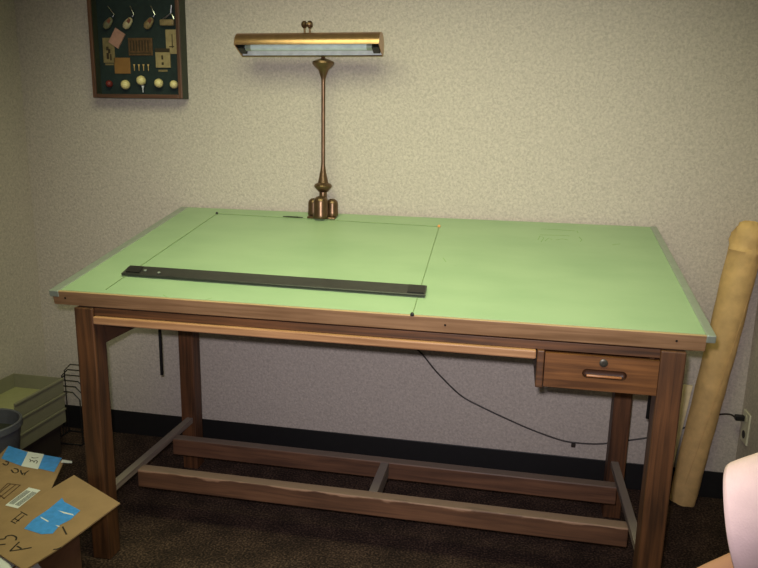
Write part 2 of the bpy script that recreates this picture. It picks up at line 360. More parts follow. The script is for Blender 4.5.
# pencil scribbles left on the surface
PEN = mat('pencil', (124, 156, 98), .8)
def bpt(u, v, up=.0005):
    q = Vector((0, -math.sin(TILT), math.cos(TILT))); p = hit(u, v, HP, q)-HP
    return Vector((p.x, math.hypot(p.y, p.z), up))
for strokes in ([(538, 240), (540, 236), (544, 238), (541, 242)], [(545, 241), (549, 238), (552, 240)], [(556, 240), (562, 239), (568, 240)], [(577, 231), (578, 233)], [(579, 237), (582, 240), (580, 242)], [(541, 229), (560, 230), (575, 231)], [(540, 235), (560, 235.5), (570, 236)], [(443, 258), (446, 262)], [(163, 295), (167, 297)], [(205, 300), (212, 298)], [(612, 245), (620, 244)]):
    bpart('pencil_mark', ribbon(B(), [bpt(*p) for p in strokes], .0022, (0, 0, 1), .0002), PEN, label='faint pencil scribble')

# ------------------------------------------------------------------ parallel straightedge strung on the board
SE = thing('parallel_straightedge', 'black parallel straightedge strung on thin wires across the green drawing board', 'ruler', HP, (TILT, 0, 0))
a0, a1, a2, a3 = [bpt(u, v, 0) for u, v in ((121.5, 276.5), (425, 298.5), (427, 288.8), (130.5, 268.3))]
bm = slab(B(), [v+Vector((0, 0, .004)) for v in (a0, a1, a2, a3)], (0, 0, .008))
bmesh.ops.bevel(bm, geom=list(bm.edges), offset=.0015, segments=1, affect='EDGES')
obj('blade', bm, 'blackbar', SE)
bm = slab(B(), [v+Vector((0, 0, .0122)) for v in (a0.lerp(a1, .012)+Vector((0, .012, 0)), a0.lerp(a1, .06)+Vector((0, .012, 0)), a3.lerp(a2, .055)-Vector((0, .012, 0)), a3.lerp(a2, .008)-Vector((0, .012, 0)))], (0, 0, .003))
obj('end_plate', bm, 'black', SE)
for k, (t, w) in enumerate(((.072, .5), (.125, .35))):
    p = a0.lerp(a1, t).lerp(a3.lerp(a2, t), w); obj('screw', lathe(B(), [(0, 0), (.005, 0), (.005, .002), (0, .003)], p+Vector((0, 0, .012)), 10), 'steel', SE)
bm = slab(B(), [v+Vector((0, 0, .0122)) for v in (a0.lerp(a1, .945)+Vector((0, .008, 0)), a0.lerp(a1, .995)+Vector((0, .008, 0)), a3.lerp(a2, .995)-Vector((0, .008, 0)), a3.lerp(a2, .945)-Vector((0, .008, 0)))], (0, 0, .003))
obj('end_plate', bm, 'black', SE)
pin = [bpt(217, 214), bpt(439, 227), bpt(412, 316), bpt(106, 290)]
for k, p in enumerate(pin[:3]):
    obj('wire_pin', lathe(B(), [(.006, 0), (.006, .004), (.004, .008), (0, .008)], (p.x, p.y, .0005), 12), 'orange' if k == 1 else 'black', SE, smooth=True, label='small orange corner pulley' if k == 1 else None)
for a, b_ in ((pin[0], pin[1]), (pin[1], pin[2]), (pin[3], pin[0])):
    obj('wire', tube(B(), [Vector((a.x, a.y, .0025)), Vector((b_.x, b_.y, .0025))], .0011, 6), 'cablem', SE)
p, q = bpt(283, 217.6), bpt(303, 218.6)
obj('spring', tube(B(), [Vector((p.x, p.y, .005)), Vector((p.x*.75+q.x*.25, p.y*.75+q.y*.25, .005)), Vector((p.x*.25+q.x*.75, p.y*.25+q.y*.75, .005)), Vector((q.x, q.y, .005))], [.0015, .003, .003, .0015], 8), 'black', SE, smooth=True)

# ------------------------------------------------------------------ bronze desk lamp on the back edge of the board
def bz(y): return H+(y-YFR)*math.tan(TILT)
LB = Vector((.067, -.074, bz(-.074)+.004))
LP = thing('desk_lamp', 'bronze fluorescent desk lamp with long trough shade on tall thin stem', 'lamp', LB)
bp = bx((-.060, -.034, -.0036), (.060, .026, .005), .003)
for v in bp.verts: v.co.z += v.co.y*math.tan(TILT)
obj('base_plate', bp, 'brassd', LP, smooth=True)
def pot(cx, cy, r, h):
    zb = cy*math.tan(TILT)+.002
    return lathe(B(), [(0, zb), (r*.96, zb), (r*1.04, zb+.004), (r*1.0, zb+.014), (r*.97, zb+.018), (r*.97, h-.022), (r*.9, h-.013), (r*.7, h-.006), (r*.4, h-.001), (0, h)], (cx, cy, 0), 24)
for (cx, cy, r, h) in ((0, -.034, .031, .086), (-.041, .004, .0245, .073), (.039, .004, .0245, .073)):
    obj('base_pot', pot(cx, cy, r, h), 'brassd', LP, smooth=True)
q = LB.z
prof = [(0, .0), (.02, .0), (.02, .07), (.0165, .075), (.0155, .100), (.022, .104), (.036, .119), (.0375, .125), (.033, .133), (.022, .138), (.019, .150), (.013, .180), (.0085, .208), (.0080, .222), (.0078, .54), (.009, .552), (.015, .570), (.021, .586), (.036, .598), (.0445, .609), (.043, .617), (.024, .625), (.012, .629), (0, .629)]
obj('stem', lathe(B(), prof, (.0, .0, 0), 24), 'brassd', LP, smooth=True)
# shade: trough turned so that its mouth looks forward and down
SHC = Vector((-.038, -.085, .650)); SA = rad(-25)
sh = B(); hl = .289; n = 28
def trough(bm, ry, rz, hlx, inner=False):
    ringL, ringR = [], []
    for k in range(n+1):
        a = rad(-25+230*k/n)
        y, z = -ry*math.cos(a), rz*math.sin(a)+.0203
        ringL.append(bm.verts.new((-hlx, y, z))); ringR.append(bm.verts.new((hlx, y, z)))
    for k in range(n): bm.faces.new((ringL[k], ringL[k+1], ringR[k+1], ringR[k]))
    return ringL, ringR
L1, R1 = trough(sh, .048, .048, hl); L2, R2 = trough(sh, .0455, .0455, hl-.003)
sh.faces.new(L1); sh.faces.new(R1); sh.faces.new(L2); sh.faces.new(R2)
for A, D in ((L1, L2), (R1, R2)): pass
for k in (0, n): sh.faces.new((L1[k], R1[k], R2[k], L2[k]))
sh.faces.new((L1[0], L2[0], L2[n], L1[n])); sh.faces.new((R1[0], R2[0], R2[n], R1[n]))
sd = obj('lamp_shade', sh, 'gold', LP, smooth=True, loc=SHC, rot=(SA, 0, rad(-.8)))
rf = B(); ringL = []
for xx in (-hl+.004, hl-.004):
    ringL.append([rf.verts.new((xx, y, z)) for y, z in ((-.039, .003), (-.036, .024), (-.020, .038), (.020, .038), (.036, .024), (.039, .003))])
for k in range(5): rf.faces.new((ringL[0][k], ringL[0][k+1], ringL[1][k+1], ringL[1][k]))
obj('reflector', rf, 'white', sd)
obj('tube', tube(B(), [(-hl+.03, 0, .014), (hl-.03, 0, .014)], .0125, 16), 'tube', sd, smooth=True)
for s in (-1, 1): obj('tube_socket', bx((s*(hl-.019)-.014, -.020, -.002), (s*(hl-.019)+.014, .020, .034), .002), 'black', sd)
for s in (-1, 1): obj('tube_cap', tube(B(), [(s*(hl-.034), 0, .014), (s*(hl-.055), 0, .014)], .0130, 16), 'steel', sd, smooth=True)
# knuckle between stem top and shade, and the twin knobs above
bm = tube(B(), smooth_path([(0, 0, .625), (0, -.012, .655), (-.006, -.03, .690), (-.025, -.055, .706)], 5), .008, 10)
obj('knuckle', bm, 'brassd', LP, smooth=True)
kb = B()
for dx in (-.010, .012):
    tube(kb, [(-.048+dx*.9, -.065, .70), (-.048+dx, -.065, .742)], .0042, 8)
lathe(kb, [(0, -.022), (.009, -.021), (.0145, -.014), (.0145, -.006), (.008, -.002), (.008, .002), (.0145, .006), (.0145, .014), (.009, .021), (0, .022)], (-.047, -.065, .748), 16, (1, 0, 0))
obj('knob', kb, 'brassd', LP, smooth=True)

# ------------------------------------------------------------------ power cord and outlet
cp = [(.12, -.010, 1.06), (.22, -.010, .80), (.36, -.010, .64), (.486, -.010, .538), (.56, -.010, .455), (.668, -.010, .357), (.76, -.010, .312), (.865, -.010, .270), (.98, -.010, .228), (1.102, -.010, .194), (1.173, -.010, .188), (1.26, -.008, .192), (1.346, -.006, .211), (1.50, -.006, .256), (1.62, -.006, .315), (1.70, -.010, .366), (1.745, -.036, .388), (1.765, -.056, .384)]
pc = thing('power_cord', 'thin dark power cord drooping along the wall to the outlet', 'cord', (1.1, -.01, .19))
PO = Vector((1.1, -.01, .19))
obj('cable', tube(B(), smooth_path(cp, 5), .0036, 8), 'cord', pc, smooth=True, off=PO)
obj('plug', bx((1.762, -.068, .374), (XR-.0075, -.044, .396), .004), 'black', pc, off=PO)
obj('cable_clip', bx((1.150, -.014, .166), (1.168, -.001, .184), .003), 'stand', pc, off=PO)
OL = thing('wall_outlet', 'cream electrical outlet plate low on the right wall with plug in it', 'outlet', (XR, -.072, .353))
obj('cover_plate', bx((-.007, -.038, -.064), (0, .038, .064), .003), 'plate', OL)
for z in (.036, -.030): obj('socket', lathe(B(), [(0, 0), (.016, 0), (.016, .002), (0, .002)], (-.007, 0, z), 16, (-1, 0, 0)), 'dkmetal' if z < 0 else 'plate', OL)

# ------------------------------------------------------------------ rolls in the right corner
KR = thing('paper_roll', 'tall brown kraft paper roll with crumpled top leaning in the corner', 'paper roll', (1.598, -.064, 0))
bm = B(); n = 40; rings = []; A0 = Vector((1.602, -.064, 0)); A1 = Vector((1.722, -.066, 1.135)); ax = (A1-A0); Ln = ax.length; ax.normalize()
e1 = ax.cross(Vector((0, 1, 0))).normalized(); e2 = ax.cross(e1)
rnd = random.Random(3); ph = [(rnd.uniform(0, 6.28), rnd.randint(2, 7)) for _ in range(6)]
prof = [(.0, .0), (.04, .0), (.049, .004)]+[(.0515+.0065*i/25+.0008*math.sin(i*1.7), .02+i*.04) for i in range(1, 26)]+[(.0575, 1.050), (.061, 1.063), (.0555, 1.074), (.058, 1.095), (.057, 1.12), (.051, 1.145), (.038, 1.165), (.018, 1.174), (0, 1.166)]
for r, s in prof:
    ring = []
    for k in range(n):
        a = 2*math.pi*k/n; w = 0
        if s > 1.06 and r > 0: w = .0048*sum(math.sin(a*f+p+s*70) for p, f in ph)/2
        elif r > .03: w = .0009*math.sin(3*a+s*9)+.0006*math.sin(5*a-s*17)+(.003*max(0, .08-s)/.08*math.sin(6*a))
        base = A0+ax*s; rr = max(0, r+w) if r > 0 else 0
        ring.append(bm.verts.new(base+(e1*math.cos(a)+e2*math.sin(a))*rr+Vector((0, 0, .0 if s > .03 else max(0, .0-base.z)))))
    rings.append(ring)
for A, D in zip(rings, rings[1:]):
    for k in range(n): bm.faces.new((A[k], A[(k+1) % n], D[(k+1) % n], D[k]))
bmesh.ops.remove_doubles(bm, verts=bm.verts, dist=1e-5)
zmin = min(v.co.z for v in bm.verts)
for v in bm.verts: v.co.z = max(v.co.z, 0.0005)
obj('wrapped_tube', bm, 'kraft', KR, smooth=True, off=(1.598, -.064, 0))
spiral = [A0+ax*(.10+1.0*t)+(e1*math.cos(1.2+t*1.4)+e2*math.sin(1.2+t*1.4))*.0572 for t in [i/40 for i in range(41)]]
obj('paper_seam', tube(B(), spiral, .0011, 6), 'kraft', KR, off=(1.598, -.064, 0))
cb = slab(B(), [(1.480, -.062, 0.0), (1.538, -.062, 0.0), (1.600, -.024, .49), (1.533, -.024, .49)], (0, .008, .0006))
tag(obj('foam_board', cb, 'cream'), 'cream board leaning on the wall behind the brown paper roll', 'board')

# ------------------------------------------------------------------ shadow box with golf keepsakes
FY = -.065
p_bl, p_br = onY(93, 98, FY), onY(182, 98.5, FY)
fx0, fx1, fz0 = p_bl.x, p_br.x, 1.588; fz1 = fz0+.53; O2 = Vector(((fx0+fx1)/2, 0, fz0))
SB = thing('shadow_box', 'dark green lined wooden display case of golf keepsakes hanging on the wall', 'display case', O2)
fw = .016
bm = B()
for lo, hi in (((fx0, FY+.01, fz0), (fx0+.009, -.002, fz1)), ((fx1-.009, FY+.01, fz0), (fx1, -.002, fz1)), ((fx0+.009, FY+.01, fz0), (fx1-.009, -.002, fz0+.009)), ((fx0+.009, FY+.01, fz1-.009), (fx1-.009, -.002, fz1))): box(bm, lo, hi, .001)
obj('case_sides', bm, 'boxside', SB, off=O2, label='dark green case sides')
obj('backing', box(B(), (fx0+.009, -.010, fz0+.009), (fx1-.009, -.002, fz1-.009)), 'felt', SB, off=O2, label='dark felt backing')
for lo, hi, mm in (((fx0, FY, fz0), (fx0+fw, FY+.01, fz1), 'framew'), ((fx1-fw, FY, fz0), (fx1, FY+.01, fz1), 'framew'), ((fx0+fw, FY, fz0), (fx1-fw, FY+.01, fz0+fw), 'framex'), ((fx0+fw, FY, fz1-fw), (fx1-fw, FY+.01, fz1), 'framex')):
    obj('frame_moulding', bx(lo, hi, .002), mm, SB, off=O2)
def cr(x, y, dep=-.014):                    # point inside the case
    return onY(70+x/5.41, y/5.41, dep)
BK = -.0102
def club(head_c, tip, top, matn, label):
    h = cr(*head_c, -.026); t1 = cr(*tip, -.026); t2 = cr(*top, -.02)
    r = thing('golf_club_head', label, 'golf club', h, group='old club heads in the wall case')
    d = (h-t1).normalized(); nrm = Vector((0, 1, 0)); s = d.cross(nrm)
    bm = B(); rings = []
    for t, w, dy in ((-.026, .006, .006), (-.020, .011, .009), (-.006, .0145, .0115), (.008, .0165, .012), (.019, .014, .0105), (.026, .008, .007)):
        rings.append([bm.verts.new(d*t+s*math.cos(2*math.pi*k/14)*w+Vector((0, math.sin(2*math.pi*k/14)*dy, 0))) for k in range(14)])
    for A, D in zip(rings, rings[1:]):
        for k in range(14): bm.faces.new((A[k], A[(k+1) % 14], D[(k+1) % 14], D[k]))
    bm.faces.new(rings[0]); bm.faces.new(rings[-1])
    obj('head', bm, matn, r, smooth=True)
    obj('hosel', tube(B(), [(t1-h)*.8, (t1-h)*1.05, t2-h], [.0045, .0038, .003], 8), 'chrome', r, smooth=True)
    bm = slab(B(), [d*-.022+s*.007-nrm*.0125, d*-.004+s*.010-nrm*.0125, d*-.004-s*.004-nrm*.0125, d*-.022-s*.003-nrm*.0125], (0, .004, 0)); obj('sole_plate', bm, 'clubr', r)
club((206, 125), (238, 82), (205, 33), 'clubg', 'greyish wooden club head, leftmost of three in the wall case')
club((313, 125), (344, 82), (326, 33), 'clubc', 'cream wooden club head in the middle of the three in the wall case')
club((427, 125), (458, 82), (438, 33), 'clubt', 'tan wooden club head beside the forked putter in the wall case')
h = cr(525, 122, -.024)
pt = thing('putter_head', 'small putter head with forked silver neck at upper right of the wall case', 'golf club', h)
obj('head', bx((-.0315, -.008, -.0125), (.0315, .008, .0125), .005), 'clubt', pt)
bm = B(); j = cr(545, 72, -.024)-h; tube(bm, smooth_path([cr(502, 103, -.024)-h, cr(520, 92, -.024)-h, j], 4), .0035, 8); tube(bm, smooth_path([cr(562, 105, -.024)-h, cr(558, 90, -.024)-h, j], 4), .0035, 8); tube(bm, [j, cr(549, 28, -.024)-h], [.004, .0045], 8)
obj('neck', bm, 'chrome', pt, smooth=True)
def card(name, rect, matn, label, cat='card', rot=0, marks=None, dep=BK-.004):
    x0, y0, x1, y1 = rect; c = cr((x0+x1)/2, (y0+y1)/2, dep); k = (cr(x1, (y0+y1)/2, dep)-cr(x0, (y0+y1)/2, dep)).length; hgt = (cr((x0+x1)/2, y0, dep)-cr((x0+x1)/2, y1, dep)).length
    th = abs(dep-BK)
    r = thing(name, label, cat, c, (0, rad(rot), 0))
    obj('face', bx((-k/2, 0, -hgt/2), (k/2, th, hgt/2), .0008), matn, r)
    if marks:
        bm = B()
        for (a, b_, c2, d) in marks: box(bm, ((a-.5)*k, -.0008, (.5-d)*hgt), ((c2-.5)*k, 0, (.5-b_)*hgt))
        obj('print', bm, 'dkprint', r)
    return r
card('picture_card', (178, 205, 240, 340), 'beige', 'tall faded picture card with dark figure at left side of the wall case', marks=[(.3, .35, .5, .5), (.45, .45, .65, .62), (.3, .6, .5, .85), (.6, .65, .72, .9)])
card('score_card', (222, 160, 280, 252), 'pink', 'small pinkish card tilted over the upper left corner of the picture card', rot=32, dep=BK-.008, marks=None)
card('picture_print', (315, 205, 445, 300), 'brownp', 'wide brown group photo in the centre of the wall case', cat='picture', marks=[(.08+.12*i, .15, .13+.12*i, .75) for i in range(7)]+[(.05, .84, .95, .9)])
card('picture_card', (518, 160, 578, 292), 'beige2', 'pale upright card under the putter at right of the wall case', marks=[(.55, .2, .62, .75), (.3, .68, .75, .72)])
card('picture_card', (462, 262, 540, 366), 'beige2', 'square yellowish card with two dark figures at lower right of the wall case', dep=BK-.008, marks=[(.0, .0, 1, .2), (.42, .36, .54, .58), (.42, .72, .56, .86)])
card('tan_card', (240, 312, 325, 398), 'tanc', 'plain tan square card above the cream balls in the wall case')
card('name_plate', (478, 377, 527, 388), 'beige', 'thin caption strip under the square yellowish card', cat='label', dep=BK-.002)
card('name_plate', (190, 343, 236, 353), 'beige', 'thin caption strip under the tall picture card', cat='label', dep=BK-.002)
for i, x in enumerate((348, 373, 398, 424)):
    c = cr(x, 366, -.020)
    t = obj('golf_tee', lathe(B(), [(0, -.014), (.0015, -.012), (.0018, .004), (.0045, .012), (.0048, .0135), (0, .0125)], (0, 0, 0), 12), 'tee', loc=c, smooth=True)
    tag(t, ['leftmost', 'second from left', 'third from left', 'rightmost'][i]+' of four small tan tees in a row above the balls', 'tee', 'tees in the wall case')
bl = [(212, 453, .0150, 'ballr', 'small dark red ball at the lower left of the wall case'), (300, 458, .0200, 'ballw', 'cream ball between red ball and the one on a tee'), (385, 435, .0200, 'ballw', 'cream ball sitting on a white tee'), (480, 450, .0190, 'ballw', 'cream ball just right of the one on a tee'), (562, 457, .0175, 'ballw', 'cream ball in the lower right corner of the wall case')]
for x, y, r, mm, lb in bl:
    t = obj('golf_ball', ball(B(), (0, 0, 0), r, 24), mm, loc=cr(x, y, BK-r), smooth=True); tag(t, lb, 'ball', 'balls in the wall case')
tag(obj('golf_tee', lathe(B(), [(0, -.022), (.0018, -.019), (.0022, -.004), (.006, .006), (.0065, .008), (0, .007)], (0, 0, 0), 12), 'teew', loc=cr(394, 474, -.026), smooth=True), 'white tee holding up the raised cream ball', 'tee')

# ------------------------------------------------------------------ trays, stand, wire file, bin (left corner)
tx1, ty1, tw, td, tz, thh = -1.095, -.245, .250, .31, .150, .0705
ST = thing('low_stand', 'low dark stand under the stacked green trays', 'stand', (tx1-tw/2, ty1-td/2, 0))
obj('stand_top', bx((-tw/2+.01, -td/2+.01, tz-.022), (tw/2-.012, td/2-.01, tz-.0015), .002), 'stand', ST)
for s in (-1, 1): obj('side_panel', bx((s*(tw/2-.03)-.008, -td/2+.02, 0), (s*(tw/2-.03)+.008, td/2-.02, tz-.022), .001), 'stand', ST)
def tray():
    r = thing('desk_tray', 'x', 'tray', (0, 0, 0), group='stacked green trays')
    bm = B(); w, d, hh, t = tw/2, td/2, thh-.0015, .004
    box(bm, (-w, -d, 0), (-w+t, d, hh), .001); box(bm, (w-t, -d, 0), (w, d, hh), .001); box(bm, (-w+t, d-t, 0), (w-t, d, hh), .001); box(bm, (-w+t, -d, 0), (w-t, -d+t, .012), .001)
    box(bm, (w, -d, hh-.010), (w+.006, d, hh), .002)
    obj('tray_walls', bm, 'tray', r)
    obj('tray_floor', box(B(), (-w+t, -d+t, 0), (w-t, d-t, .004)), 'trayin', r)
    return r
def copy_tree(o):
    c = o.copy(); C.objects.link(c)
    for ch in o.children: k = ch.copy(); C.objects.link(k); k.parent = c
    return c
t0 = tray()
for i, lb in enumerate(('pale green tray at the bottom of the stack by the left wall', 'pale green tray in the middle of the stack by the left wall', 'pale green tray on top of the stack by the left wall')):
    t = t0 if i == 0 else copy_tree(t0)
    t.location = (tx1-tw/2, ty1-td/2, tz+i*thh); t['label'] = lb
WF = thing('wire_file_rack', 'black wire step file rack on the floor behind the green trays', 'file rack', (-1.15, -.10, 0))
wo = Vector((-1.15, -.10, 0)); wx0, wx1 = -1.225, -1.075
for i in range(6):
    y = -.055-.022*i; z = .352-.0185*i; c = .034; xx0, xx1 = wx0, wx1
    pts = [(xx0, y, .006), (xx0, y, z-c), (xx0+c, y, z), (xx1-c, y, z), (xx1, y, z-c), (xx1, y, .006)]
    obj('divider', tube(B(), pts, .0027, 6), 'wire', WF, off=wo)
bm = B()
for x in (wx0, wx1): tube(bm, [(x, -.045, .005), (x, -.185, .005)], .0035, 6)
for y in (-.05, -.18): tube(bm, [(wx0, y, .005), (wx1, y, .005)], .003, 6)
obj('base_frame', bm, 'wire', WF, off=wo)
BN = thing('waste_bin', 'round grey bin at the left edge in front of the green trays', 'bin', (-1.105, -.712, 0))
prof = [(0, 0), (.085, 0), (.089, .004), (.126, .318), (.133, .322), (.133, .346), (.128, .350), (.123, .346), (.119, .285), (.122, .283)]
obj('bin_shell', lathe(B(), prof, (0, 0, 0), 40), 'bin', BN, smooth=True)
obj('bin_inner_shade', lathe(B(), [(.1195, .288), (.116, .27), (.084, .012), (0, .008)], (0, 0, 0), 40), 'bindark', BN, smooth=True, label='inside of the bin, coloured dark as its shadow')  # darker colour below the rim paints the shadow inside the bin

# ------------------------------------------------------------------ cardboard box with splayed flaps
BO = Vector((-.615, -1.31, 0))
CB = thing('cardboard_box', 'open brown cardboard box with splayed flaps and blue tape beside the table leg', 'box', BO)
bxx0, bxx1, by0, by1, bh = -.80, -.43, -1.50, -1.12, .286
bm = B(); t = .005
for lo, hi in (((bxx0, by0, 0), (bxx0+t, by1, bh)), ((bxx1-t, by0, 0), (bxx1, by1, bh)), ((bxx0+t, by0, 0), (bxx1-t, by0+t, bh)), ((bxx0+t, by1-t, 0), (bxx1-t, by1, bh)), ((bxx0+t, by0+t, 0), (bxx1-t, by1-t, t))): box(bm, lo, hi)
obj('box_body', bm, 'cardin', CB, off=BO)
ZB, ZA, ZCf = .302, .293, .289
UPZ = Vector((0, 0, 1))
def fl(pts, z): return slab(B(), [onZ(u, v, z) for u, v in pts], (0, 0, -.0045))
fB = obj('flap', fl([(0, 527), (47, 491), (74, 475), (120, 503), (60, 547.5), (24, 570), (-22, 540)], ZB), 'card', CB, off=BO)
fA = obj('flap', fl([(-62, 545), (-40, 500), (0, 470), (36, 478), (56, 492), (4, 532), (-20, 552)], ZA), 'card', CB, off=BO)
fC = obj('flap', fl([(8, 446), (64, 461), (51, 489), (30, 500), (-16, 492), (-8, 462)], ZCf), 'card', CB, off=BO)
def decal(par, name, material, polys, z, th=.0006, label=None):
    for p in polys: obj(name, slab(B(), [onZ(u, v, z+.0003) for u, v in p], (0, 0, th)), material, par, off=BO, label=label)
def ink(par, name, strokes, z, w, material='ink', label=None):
    for s in strokes:
        P = [onZ(u, v, z+.0006) for u, v in s]
        obj(name, ribbon(B(), smooth_path(P, 4) if len(s) > 2 else P, w, UPZ, .0004), material, par, off=BO, label=label)
k = lambda x, y: (x/5.83, 480+y/5.83)
decal(fB, 'tape_strip', 'tape', [[k(362, 105), k(375, 128), k(468, 178), k(410, 232), k(350, 262), k(308, 312), k(240, 316), k(140, 284), k(192, 232), k(282, 172)]], ZB, label='blue masking tape')
decal(fB, 'tape_tear', 'label', [[k(340, 178), k(425, 200), k(432, 208), k(370, 194)], [k(236, 214), k(285, 240), k(280, 246), k(240, 222)], [k(322, 262), k(350, 270), k(340, 275)]], ZB+.0007, label='pale tears in the tape')
ink(fB, 'marker_writing', [[(19.4, 541.9), (15, 546), (9.9, 551)], [(9.9, 551), (20, 549.6), (31.7, 547.5)], [(17, 546), (21.4, 548.6)], [(-1, 539.2), (4.8, 538.7), (6.3, 536.3), (11.9, 535.3), (16.3, 537.3), (15.6, 540.4)], [(-1, 544.8), (5.6, 544.2)], [k(365, 272), k(388, 318)], [k(310, 405), k(335, 402), k(355, 392)]], ZB, .0045, label='upside down black marker letters A2')
ink(fB, 'printed_mark', [[k(64, 240), k(92, 254)], [k(120, 184), k(160, 206)], [k(70, 236), k(126, 192)], [k(94, 246), k(140, 206)], [k(84, 224), k(112, 240)]], ZB, .0032, label='small printed handling mark')
decal(fA, 'barcode_label', 'label', [[k(30, 148), k(168, 44), k(236, 60), k(104, 166)]], ZA, label='white barcode label')
bars = []
for i in range(9):
    a = .10+i*.095; p = lambda s, q: k(30+(168-30)*s+(104-30)*q, 148+(44-148)*s+(166-148)*q)
    if i != 4: bars.append([p(.12, a-.035), p(.86, a-.035), p(.86, a+.02), p(.12, a+.02)])
decal(fA, 'barcode', 'bar', bars, ZA+.0007)
ink(fA, 'printed_outline', [[k(-30, 92), k(45, 20)], [k(45, 20), k(118, 30)], [k(118, 30), k(20, 110)], [k(-40, 60), k(25, 108)], [k(60, 24), k(-20, 88)], [k(90, 28), k(0, 100)]], ZA, .0035, 'printed', label='printed outline box')
ink(fA, 'fold_crease', [[k(10, 300), k(290, 62)]], ZA, .003, 'printed')
j = lambda x, y: (x/4.44, 440+y/4.44)
decal(fC, 'tape_strip', 'tape', [[j(38, 26), j(122, 54), j(275, 80), j(240, 142), j(178, 128), j(96, 116), j(6, 82)]], ZCf, label='blue masking tape')
decal(fC, 'address_label', 'label', [[j(125, 52), j(196, 64), j(168, 130), j(94, 116)]], ZCf+.0007, label='white label with marker scribble')
ink(fC, 'label_writing', [[j(132, 98), j(142, 90), j(150, 96)], [j(150, 100), j(158, 90), j(166, 96), j(160, 104)], [j(140, 76), j(150, 80), j(170, 78)], [j(132, 84), j(136, 92)]], ZCf+.0014, .0025)
ink(fC, 'marker_writing', [[j(105, 162), j(114, 146), j(128, 136)], [j(105, 162), j(95, 146), j(92, 134)], [j(98, 148), j(116, 146)], [j(50, 132), j(62, 146), j(80, 142), j(78, 130), j(62, 126)], [j(12, 104), j(28, 112), j(38, 100), j(24, 94)]], ZCf, .0045, label='upside down black marker letters A2')
bm = slab(B(), [onZ(62, 459.5, ZCf+.004), onZ(72, 461, ZCf+.006), onZ(72, 463, ZCf+.006), onZ(61, 462.5, ZCf+.004)], (0, 0, -.0008)); obj('tape_tail', bm, 'label', fC, off=BO, label='loose pale tape end')
# papers
ps = B(); rows = []
for u in range(7):
    row = []
    for s in range(5):
        x = -.50+.155*u/6; y = -1.33-.16*s/4-.02*u/6; z = .291+.002*math.sin(u+s) if x < -.428 else .291-1.1*(x+.428)-.01*s/4
        row.append(ps.verts.new((x, y, z)))
    rows.append(row)
for a, b_ in zip(rows, rows[1:]):
    for s in range(4): ps.faces.new((a[s], a[s+1], b_[s+1], b_[s]))
tag(obj('paper_sheet', ps, 'paper', smooth=True), 'white paper sheet poking out of the cardboard box under the large flap', 'paper')

# ------------------------------------------------------------------ person at the right edge
PR = thing('person', 'person in a pink short sleeved top at the right edge, forearm reaching down', 'person', (1.60, -1.98, 0))
PO = Vector((1.60, -1.98, 0))
def skin_obj(name, chain, edges, material, parent, sub=2):
    me = bpy.data.meshes.new(name); me.from_pydata([tuple(Vector(p)-PO) for p, r in chain], edges, []); me.update()
    o = bpy.data.objects.new(name, me); C.objects.link(o); o.parent = parent; me.materials.append(M[material])
    sk = o.modifiers.new('skin', 'SKIN'); sk.use_smooth_shade = True
    for v, (p, r) in zip(me.skin_vertices[0].data, chain):
        v.radius = (r, r) if not isinstance(r, tuple) else r; v.use_root = False
    me.skin_vertices[0].data[0].use_root = True
    ss = o.modifiers.new('sub', 'SUBSURF'); ss.levels = sub; ss.render_levels = sub
    return o
V = []; Ed = []
def add(p, r, par=None):
    V.append((p, r)); i = len(V)-1
    if par is not None: Ed.append((par, i))
    return i
pel = add((1.60, -1.97, .92), (.125, .09)); wa = add((1.57, -1.975, 1.03), (.11, .08), pel); ch = add((1.50, -1.985, 1.14), (.115, .085), wa)
nb = add((1.425, -2.0, 1.245), .06, ch); nk = add((1.385, -2.005, 1.305), .046, nb); hd0 = add((1.355, -2.01, 1.365), .066, nk); hd1 = add((1.338, -2.01, 1.425), .080, hd0); hd2 = add((1.352, -2.01, 1.485), .068, hd1)
nose = add((1.252, -2.012, 1.405), .010, hd1)
def arm(sh, el, wr, hd, root):
    s = add(sh, .050, root); e0 = add(Vector(sh).lerp(Vector(el), .5), .043, s); e = add(el, .037, e0); m_ = add(Vector(el).lerp(Vector(wr), .35), .037, e); w = add(wr, .025, m_); h_ = add(hd, .030, w)
    d = (Vector(hd)-Vector(wr)).normalized(); sdv = d.cross(Vector((0, 0, 1))).normalized()
    for q_, ln_ in ((-.024, .07), (-.008, .08), (.008, .076), (.024, .06)):
        b0 = Vector(hd)+d*.03+sdv*q_; f1 = add(b0, .0105, h_); f2 = add(b0+d*ln_*.5+Vector((0, 0, -.006)), .009, f1); add(b0+d*ln_*.85+Vector((0, 0, -.03)), .0075, f2)
    tb = add(Vector(wr)+d*.03-sdv*.034, .012, w); add(Vector(wr)+d*.075-sdv*.052+Vector((0, 0, -.015)), .0095, tb)
def along(u, v, d):
    return CAM+(FWD+RGT*((u-379)/F)-UPV*((v-284)/F))*d
SHL = Vector((1.375, -2.125, 1.165)); ELB = Vector((1.130, -1.977, .878)); WRI = Vector((1.0, -1.90, .68))
arm(SHL, ELB, WRI, WRI+(WRI-ELB).normalized()*.075, nb)
SHR = Vector((1.44, -1.845, 1.18)); arm(SHR, (1.36, -1.77, .93), (1.24, -1.78, .75), (1.20, -1.785, .68), nb)
for y in (-2.05, -1.87):
    h_ = add((1.62, y, .87), .085, pel); kq = add((1.63, y, .68), .07, h_); kn = add((1.63, y, .48), .056, kq); cf = add((1.655, y, .32), .055, kn); an = add((1.665, y, .09), .036, cf); ft = add((1.61, y, .045), .036, an); add((1.52, y, .035), .032, ft)
body = skin_obj('body', V, Ed, 'skin', PR)
